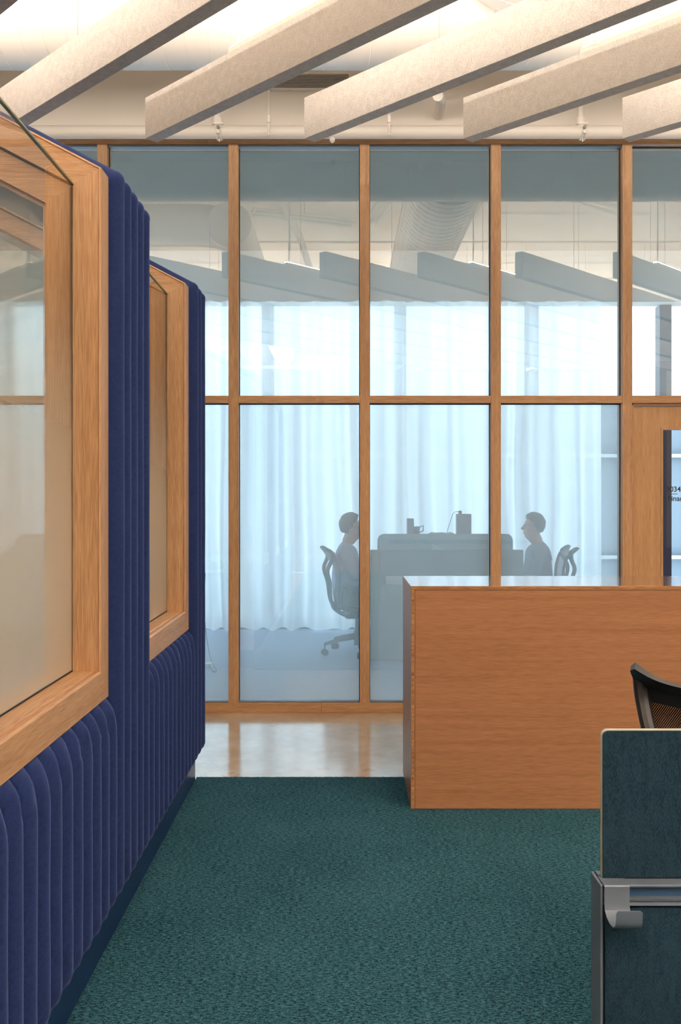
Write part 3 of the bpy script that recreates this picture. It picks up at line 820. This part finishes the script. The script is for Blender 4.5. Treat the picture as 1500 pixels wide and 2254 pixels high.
# ================================================================ task chairs (built facing +X at the origin, then turned)
def chair(label, group=None):
    t = empty('task_chair', (0, 0, 0), label, 'chair', group)
    # backrest frame curve: side edges
    def edge(s, v):   # v 0 bottom .. 1 top
        P = smoothpath([(-.185, .10*s, .46), (-.205, .19*s, .56), (-.19, .225*s, .70), (-.20, .235*s, .84), (-.235, .245*s, .95)], 8)
        return P[int(round(v*(len(P)-1)))]
    side = {}
    for s in (-1, 1):
        side[s] = [edge(s, k/32) for k in range(33)]
        tube('back_frame', side[s], [.012+.004*math.sin(PI*k/32) for k in range(33)], 'black', t, n=8)
    # mesh panel, dished backwards and sagging at the top
    rings = []
    for k in range(33):
        a, b = side[-1][k], side[1][k]; r = []
        for j in range(17):
            u = j/16; p = a.lerp(b, u); c = 1-(2*u-1)**2
            zz = p.z-.022*c*max(0, (k/32-.4)/.6)**2
            r.append((p.x-.028*c, p.y, zz))
        rings.append(r)
    v, f = loft(rings, closed=False); mk('back_mesh', v, f, 'mesh', t, smooth=True)
    # rolled top band with two raised curled corners
    rings = []
    for j in range(33):
        u = j/32*2-1; au = abs(u); c = 1-u*u
        base = Vector((-.235-.028*c, .26*u, .95-.022*c))
        rise = .04+.062*au**5; back = .03+.075*au**4
        prof = [(0, -.03), (.004, .0), (-.012, rise*.55), (-.03-back*.3, rise*.92), (-.02-back*.75, rise), (-.022-back, rise*.82),
                (-.02-back*.80, rise*.74-.010), (-.030-back*.32, rise*.5-.006), (-.03, rise*.1), (-.02, -.03)]
        sh = 1 if au < .9 else 1-.35*((au-.9)/.1)**2.5
        rings.append([(base.x+p[0]*sh, base.y, base.z+p[1]*sh) for p in prof])
    v, f = loft(rings); mk('top_roll', v, f, 'black', t, auto=True)
    # supporting arms behind, joining into one spine
    for s in (-1, 1):
        P = smoothpath([(-.262, .24*s, .985), (-.268, .232*s, .91), (-.305, .20*s, .81), (-.275, .14*s, .68), (-.262, .075*s, .54), (-.235, .03*s, .46)], 6)
        tube('back_arm', P, [.023-.008*(k/(len(P)-1)) for k in range(len(P))], 'black', t, n=10)
    tube('spine', smoothpath([(-.24, 0, .50), (-.225, 0, .44), (-.13, 0, .375), (0, 0, .35)], 5), .03, 'black', t, n=10, flat=.7)
    # seat
    rings = []
    for k in range(17):
        a = k/16; x = -.2+.46*a; wv = .235*(1-(2*a-1)**6*.35)
        zc = .455+.012*math.cos(a*PI*2)-(.02*(a-.85)/.15 if a > .85 else 0)
        r = []
        for j in range(24):
            th_ = 2*PI*j/24
            cx, sx = math.cos(th_), math.sin(th_)
            r.append((x, math.copysign(abs(cx)**.5, cx)*wv, zc+math.copysign(abs(sx)**.6, sx)*.022+.012*abs(cx)**3))
        rings.append(r)
    v, f = loft(rings); mk('seat', v, f, 'black', t, smooth=True)
    box('tilt_mechanism', -.12, .12, -.06, .06, .335, .43, 'black', t, bevel=.02, seg=2)
    tube('gas_lift', [(0, 0, .08), (0, 0, .22), (0, 0, .221), (0, 0, .35)], [.032, .032, .02, .02], 'grey_pl', t, n=14)
    for s in (-1, 1):
        ap_ = tube('armrest_post', smoothpath([(-.12, .06*s, .39), (-.1, .25*s, .43), (-.08, .27*s, .55), (-.06, .27*s, .64)], 5), .014, 'black', t, n=8)
        box('armrest_pad', -.14, .12, .27*s-.045, .27*s+.045, .64,   .665, 'black', ap_, bevel=.011, seg=2)
    for k in range(5):
        a = R(196+72*k); d = Vector((math.cos(a), math.sin(a), 0))
        lg = tube('base_leg', [d*.03+Vector((0, 0, .165)), d*.18+Vector((0, 0, .14)), d*.335+Vector((0, 0, .105))], [.032, .022, .016], 'black', t, n=8)
        c = d*.335; s = Vector((-d.y, d.x, 0))
        v, f = join([tubeg([c+s*o+Vector((0, 0, .03)), c+s*(o+q)+Vector((0, 0, .03))], .03, 14) for o, q in ((-.028, .02), (.008, .02))]+[tubeg([c+Vector((0, 0, .03)), c+Vector((0, 0, .11))], .008, 6)])
        mk('caster', v, f, 'black', lg, auto=True)
    return t
ch = chair('black mesh-back task chair behind the dark teal screen, in front of the counter')
ch2 = dup(ch); ch3 = dup(ch)
ch.location = (1.17, 2.80, 0); ch.rotation_euler = (0, 0, R(64))
ch2.location = (.13, 9.12, 0); ch2.rotation_euler = (0, 0, R(6))
ch2['label'] = 'hazy task chair under the left seated person, seen through the glass wall'
ch3.location = (1.93, 9.3, 0); ch3.rotation_euler = (0, 0, R(176))
ch3['label'] = 'hazy task chair under the right seated person, seen through the glass wall'

# ================================================================ people (skin-modifier figures)
def skinmesh(name, nodes, edges_, mat, parent, sub=2):
    me = bpy.data.meshes.new(name)
    keys = list(nodes); idx = {k: i for i, k in enumerate(keys)}
    me.from_pydata([nodes[k][0] for k in keys], [(idx[a], idx[b]) for a, b in edges_], [])
    me.materials.append(M[mat])
    o = bpy.data.objects.new(name, me); C.objects.link(o); o.parent = parent
    md = o.modifiers.new('skin', 'SKIN'); md.use_smooth_shade = True; md.branch_smoothing = .3
    lay = me.skin_vertices[0].data
    for k in keys:
        r = nodes[k][1]; lay[idx[k]].radius = r if hasattr(r, '__len__') else (r, r)
        lay[idx[k]].use_root = (k == keys[0])
    sb = o.modifiers.new('smooth', 'SUBSURF'); sb.levels = sub; sb.render_levels = sub
    return o
def chainedges(*cs_):
    return [(a, b) for c in cs_ for a, b in zip(c[:-1], c[1:])]
def person(label, shirt, hair, arm_reach=.40):
    """seated, facing +X, hips above (0,0,.48)"""
    t = empty('person', (0, 0, 0), label, 'person', None)
    n = {'pelvis': ((-.03, 0, .56), (.13, .10)), 'belly': ((-.03, 0, .68), .135), 'chest': ((-.02, 0, .86), .148),
         'upper': ((-.035, 0, .985), (.135, .135)), 'neck0': ((-.01, 0, 1.06), .082), 'neck1': ((.012, 0, 1.11), .072),
         'jaw': ((.045, 0, 1.15), .086), 'mid': ((.036, 0, 1.20), .104), 'brow': ((.03, 0, 1.255), .108), 'crown': ((.022, 0, 1.305), .078),
         'nose0': ((.115, 0, 1.21), .024), 'nose': ((.152, 0, 1.192), .013), 'chin': ((.112, 0, 1.128), .032)}
    e = chainedges(['pelvis', 'belly', 'chest', 'upper', 'neck0', 'neck1', 'jaw', 'mid', 'brow', 'crown'], ['mid', 'nose0', 'nose'], ['jaw', 'chin'])
    for s, q in ((-1, 'r'), (1, 'l')):
        n[q+'ear'] = ((.035, .094*s, 1.20), .018); e += [('mid', q+'ear')]
        n[q+'sh'] = ((-.03, .17*s, 1.0), .055); n[q+'el'] = ((.06, .225*s, .745), .041); n[q+'wr'] = ((.06+arm_reach*.62, .17*s, .755), .026)
        n[q+'pm'] = ((.06+arm_reach*.62+.07, .155*s, .753), (.034, .016))
        e += chainedges(['upper', q+'sh', q+'el', q+'wr', q+'pm'])
        bx_ = .06+arm_reach*.62+.07
        for i, (o, ln) in enumerate(((-.028, .07), (-.010, .08), (.009, .075), (.027, .06))):
            y = .155*s+o
            a, b, c = q+'f%da' % i, q+'f%db' % i, q+'f%dc' % i
            n[a] = ((bx_+.035, y, .757), .0095); n[b] = ((bx_+.035+ln*.5, y, .757), .0088); n[c] = ((bx_+.035+ln*.9, y, .738), .0078)
            e += chainedges([q+'pm', a, b, c])
        n[q+'ta'] = ((bx_+.0, .155*s-.045*s, .748), .011); n[q+'tb'] = ((bx_+.045, .155*s-.06*s, .742), .009)
        e += chainedges([q+'pm', q+'ta', q+'tb'])
        n[q+'hip'] = ((.0, .09*s, .545), .085); n[q+'kn'] = ((.40, .11*s, .51), .06); n[q+'an'] = ((.37, .12*s, .10), .036); n[q+'to'] = ((.50, .13*s, .045), .032)
        e += chainedges(['pelvis', q+'hip', q+'kn', q+'an', q+'to'])
    skinmesh('body', n, e, 'skin', t)
    g = lambda r, d: (r+d) if not hasattr(r, '__len__') else tuple(x+d for x in r)
    def sub(keys, ed, d, nm, mt, extra=None):
        nn = {k: (n[k][0], g(n[k][1], d)) for k in keys}
        if extra: nn.update(extra)
        skinmesh(nm, nn, ed, mt, t)
    sub(['pelvis', 'belly', 'chest', 'upper', 'neck0', 'rsh', 'rel', 'rwr', 'lsh', 'lel', 'lwr'],
        chainedges(['pelvis', 'belly', 'chest', 'upper', 'neck0'], ['upper', 'rsh', 'rel', 'rwr'], ['upper', 'lsh', 'lel', 'lwr']), .012, 'shirt', shirt)
    sub(['pelvis', 'rhip', 'rkn', 'ran', 'lhip', 'lkn', 'lan'], chainedges(['pelvis', 'rhip', 'rkn', 'ran'], ['pelvis', 'lhip', 'lkn', 'lan']), .014, 'trousers', 'trousers')
    for s in (-1, 1):
        skinmesh('shoe', {'a': ((.345, .12*s, .05), .048), 'b': ((.42, .125*s, .045), .045), 'c': ((.535, .135*s, .038), .036)}, [('a', 'b'), ('b', 'c')], 'shoe', t)
    # hair: closed cap over crown, sides and nape, open at the face
    V, F = [], []
    na, nb = 32, 20
    P_ = []
    for i in range(nb+1):
        ph = .02+(PI-.04)*i/nb
        for j in range(na):
            th_ = 2*PI*j/na
            d = Vector((math.sin(ph)*math.cos(th_), math.sin(ph)*math.sin(th_), math.cos(ph))); P_.append(d)
            k = 1.0+.05*noise.noise(d*3.2)+.02*noise.noise(d*9)
            V.append((.020+d.x*.112*k, d.y*.098*k, 1.243+d.z*.118*k))
    for i in range(nb):
        for j in range(na):
            q = (i*na+j, i*na+(j+1) % na, (i+1)*na+(j+1) % na, (i+1)*na+j)
            c = sum((P_[k] for k in q), Vector())/4
            if c.z > (-.72 if c.x < -.25 else -.72+1.45*min(1, (c.x+.25)/.95)): F.append(q)
    F.append(tuple(range(na)))
    hr = mk('hair', V, F, hair, t, smooth=True)
    sd = hr.modifiers.new('thick', 'SOLIDIFY'); sd.thickness = .012; sd.offset = -1
    # eyes and mouth
    for s in (-1, 1):
        v, f = tubeg([(.112, .032*s, 1.222), (.124, .032*s, 1.222)], [.011, .006], 8); mk('eye', v, f, 'black', t, smooth=True)
    v, f = tubeg([(.118, -.022, 1.158), (.126, 0, 1.157), (.118, .022, 1.158)], .005, 6); mk('mouth', v, f, 'shoe', t, smooth=True)
    return t
p1 = person('seated dark-haired person in a pale shirt facing right, half behind the oak mullion', 'shirt', 'hair')
p1.location = (.045, 9.14, 0)
p2 = person('blurred seated person facing left behind the desk panel, right of the boxes', 'shirt2', 'greyhair')
p2.location = (1.90, 9.32, 0); p2.rotation_euler = (0, 0, PI)

# ================================================================ the desks behind the glass
dd = empty('shared_desk', (.95, 9.0, 0), 'double desk with grey-green end panel between the two seated people', 'desk')
AX0, AX1 = .245, 1.66
box('end_panel', AX0, AX1, 8.72, 8.75, .0, 1.018, 'screen2', dd, bevel=.006)
box('desk_top', AX0+.05, AX1-.05, 8.76, 10.18, .70, .73, 'card', dd)
v, f = prism([(AX0+.06, .75), (AX1+.02, .75), (AX1+.02, 1.05)]+[(AX1-.02+.04*math.cos(a), 1.07+.04*math.sin(a)) for a in [R(15*k) for k in range(0, 7)]]+
             [(AX0+.10+.04*math.cos(a), 1.07+.04*math.sin(a)) for a in [R(90+15*k) for k in range(0, 7)]], 'y', 10.19, 10.215)
P = [(.365, .2), (1.825, .2)]+[(1.825-.07+.07*math.cos(R(15*k)), 1.112-.07+.07*math.sin(R(15*k))) for k in range(7)]+[(.365+.07+.07*math.cos(R(90+15*k)), 1.112-.07+.07*math.sin(R(90+15*k))) for k in range(7)]
v, f = prism(P, 'y', 10.19, 10.215); mk('far_panel', v, f, 'screen2', dd, label='rounded-corner grey-green far panel')
for x in (AX0+.1, AX1-.14):
    box('leg', x, x+.04, 10.1, 10.14, 0, .7, 'alu', dd)
box('centre_screen', .94, .96, 8.8, 10.1, .73, 1.0, 'screen2', dd)
nt_ = box('paper_notice', px2x(850, 8.7), px2x(886, 8.7), 8.705, 8.715, CAMZ-(1287-1100)*8.7/FPX, CAMZ-(1268-1100)*8.7/FPX, 'card')
props(nt_, 'small white notice on the hazy desk panel beside the counter corner', 'notice')
# things on the shelf line
sh = empty('storage_locker', (1.0, 10.3, 0), 'low grey storage locker behind the far desk panel, carrying boxes', 'cabinet')
box('locker_body', .42, 1.78, 10.225, 10.42, .0, 1.10, 'grey_pl', sh, bevel=.004)
box('locker_door', .44, 1.09, 10.218, 10.2245, .04, 1.06, 'grey_pl', sh); box('locker_door', 1.11, 1.76, 10.218, 10.2245, .04, 1.06, 'grey_pl', sh)
def item(name, pxa, pxb, pyt, y, label, cat, mat, d=.12, zb=1.10):
    o = box(name, px2x(pxa, y), px2x(pxb, y), y-d/2, y+d/2, zb, CAMZ-(pyt-1100)*y/FPX, mat, bevel=.006)
    return props(o, label, cat)
item('desktop_speaker', 1005, 1037, 1131, 10.32, 'tall grey box standing on the far locker by the mullion', 'box', 'grey_pl')
item('file_holder', 896, 911, 1141, 10.32, 'slim upright file holder on the left of the far locker', 'file holder', 'grey_pl')
mu = empty('mug', (px2x(917, 10.3), 10.3, 1.10), 'dark mug beside the slim file holder', 'mug')
mx_ = px2x(917, 10.3)
mb_ = tube('mug_body', [(mx_, 10.3, 1.10), (mx_, 10.3, 1.19)], [.036, .04], 'black', mu, n=18)
tube('mug_handle', [(mx_+.036, 10.3, 1.18), (mx_+.075, 10.3, 1.2), (mx_+.075, 10.3, 1.14), (mx_+.036, 10.3, 1.125)],   .007, 'black', mb_, n=6)
o = mk('crumpled_cloth', *loft([[(px2x(943+k*8, 10.32), 10.32+.05*math.cos(a), 1.10+(.012+.018*abs(math.sin(k*1.3)))*max(0, math.sin(a))) for a in [PI*j/8 for j in range(9)]] for k in range(8)], closed=False), 'grey_pl', smooth=True)
props(o, 'low crumpled cloth lying on the far locker between the boxes', 'cloth')
wc = empty('webcam', (px2x(1012, 10.32), 10.32, 1.33), 'small webcam with a dangling cable on the tall grey box', 'webcam')
xw = px2x(1013, 10.32); zw = CAMZ-(1131-1100)*10.32/FPX
tube('camera_body', [(xw, 10.28, zw+.018), (xw, 10.34, zw+.018)], .018, 'black', wc, n=12)
tube('cable', smoothpath([(xw-.01, 10.32, zw+.025), (xw-.07, 10.3, zw+.01), (xw-.11, 10.29, zw-.09), (px2x(983, 10.3), 10.3, 1.105)], 6), .0035, 'black', wc, n=5)
# floor box and cable at far left behind the glass
fb = empty('power_strip', (-1.35, 9.0, 0), 'white power strip on the hazy floor beside the booth end', 'power strip')
box('strip_body', px2x(448, 8.35), px2x(468, 8.35), 8.3, 8.38, .0, .04, 'card', fb, bevel=.006)
tube('strip_cable', smoothpath([(px2x(452, 9.4), 9.4, .75), (px2x(450, 9.3), 9.3, .35), (px2x(462, 8.8), 8.8, .03), (px2x(476, 8.2), 8.2, .008), (px2x(470, 8.1), 8.1, .008), (px2x(460, 8.33), 8.33, .03)], 6), .005, 'black', fb, n=6)
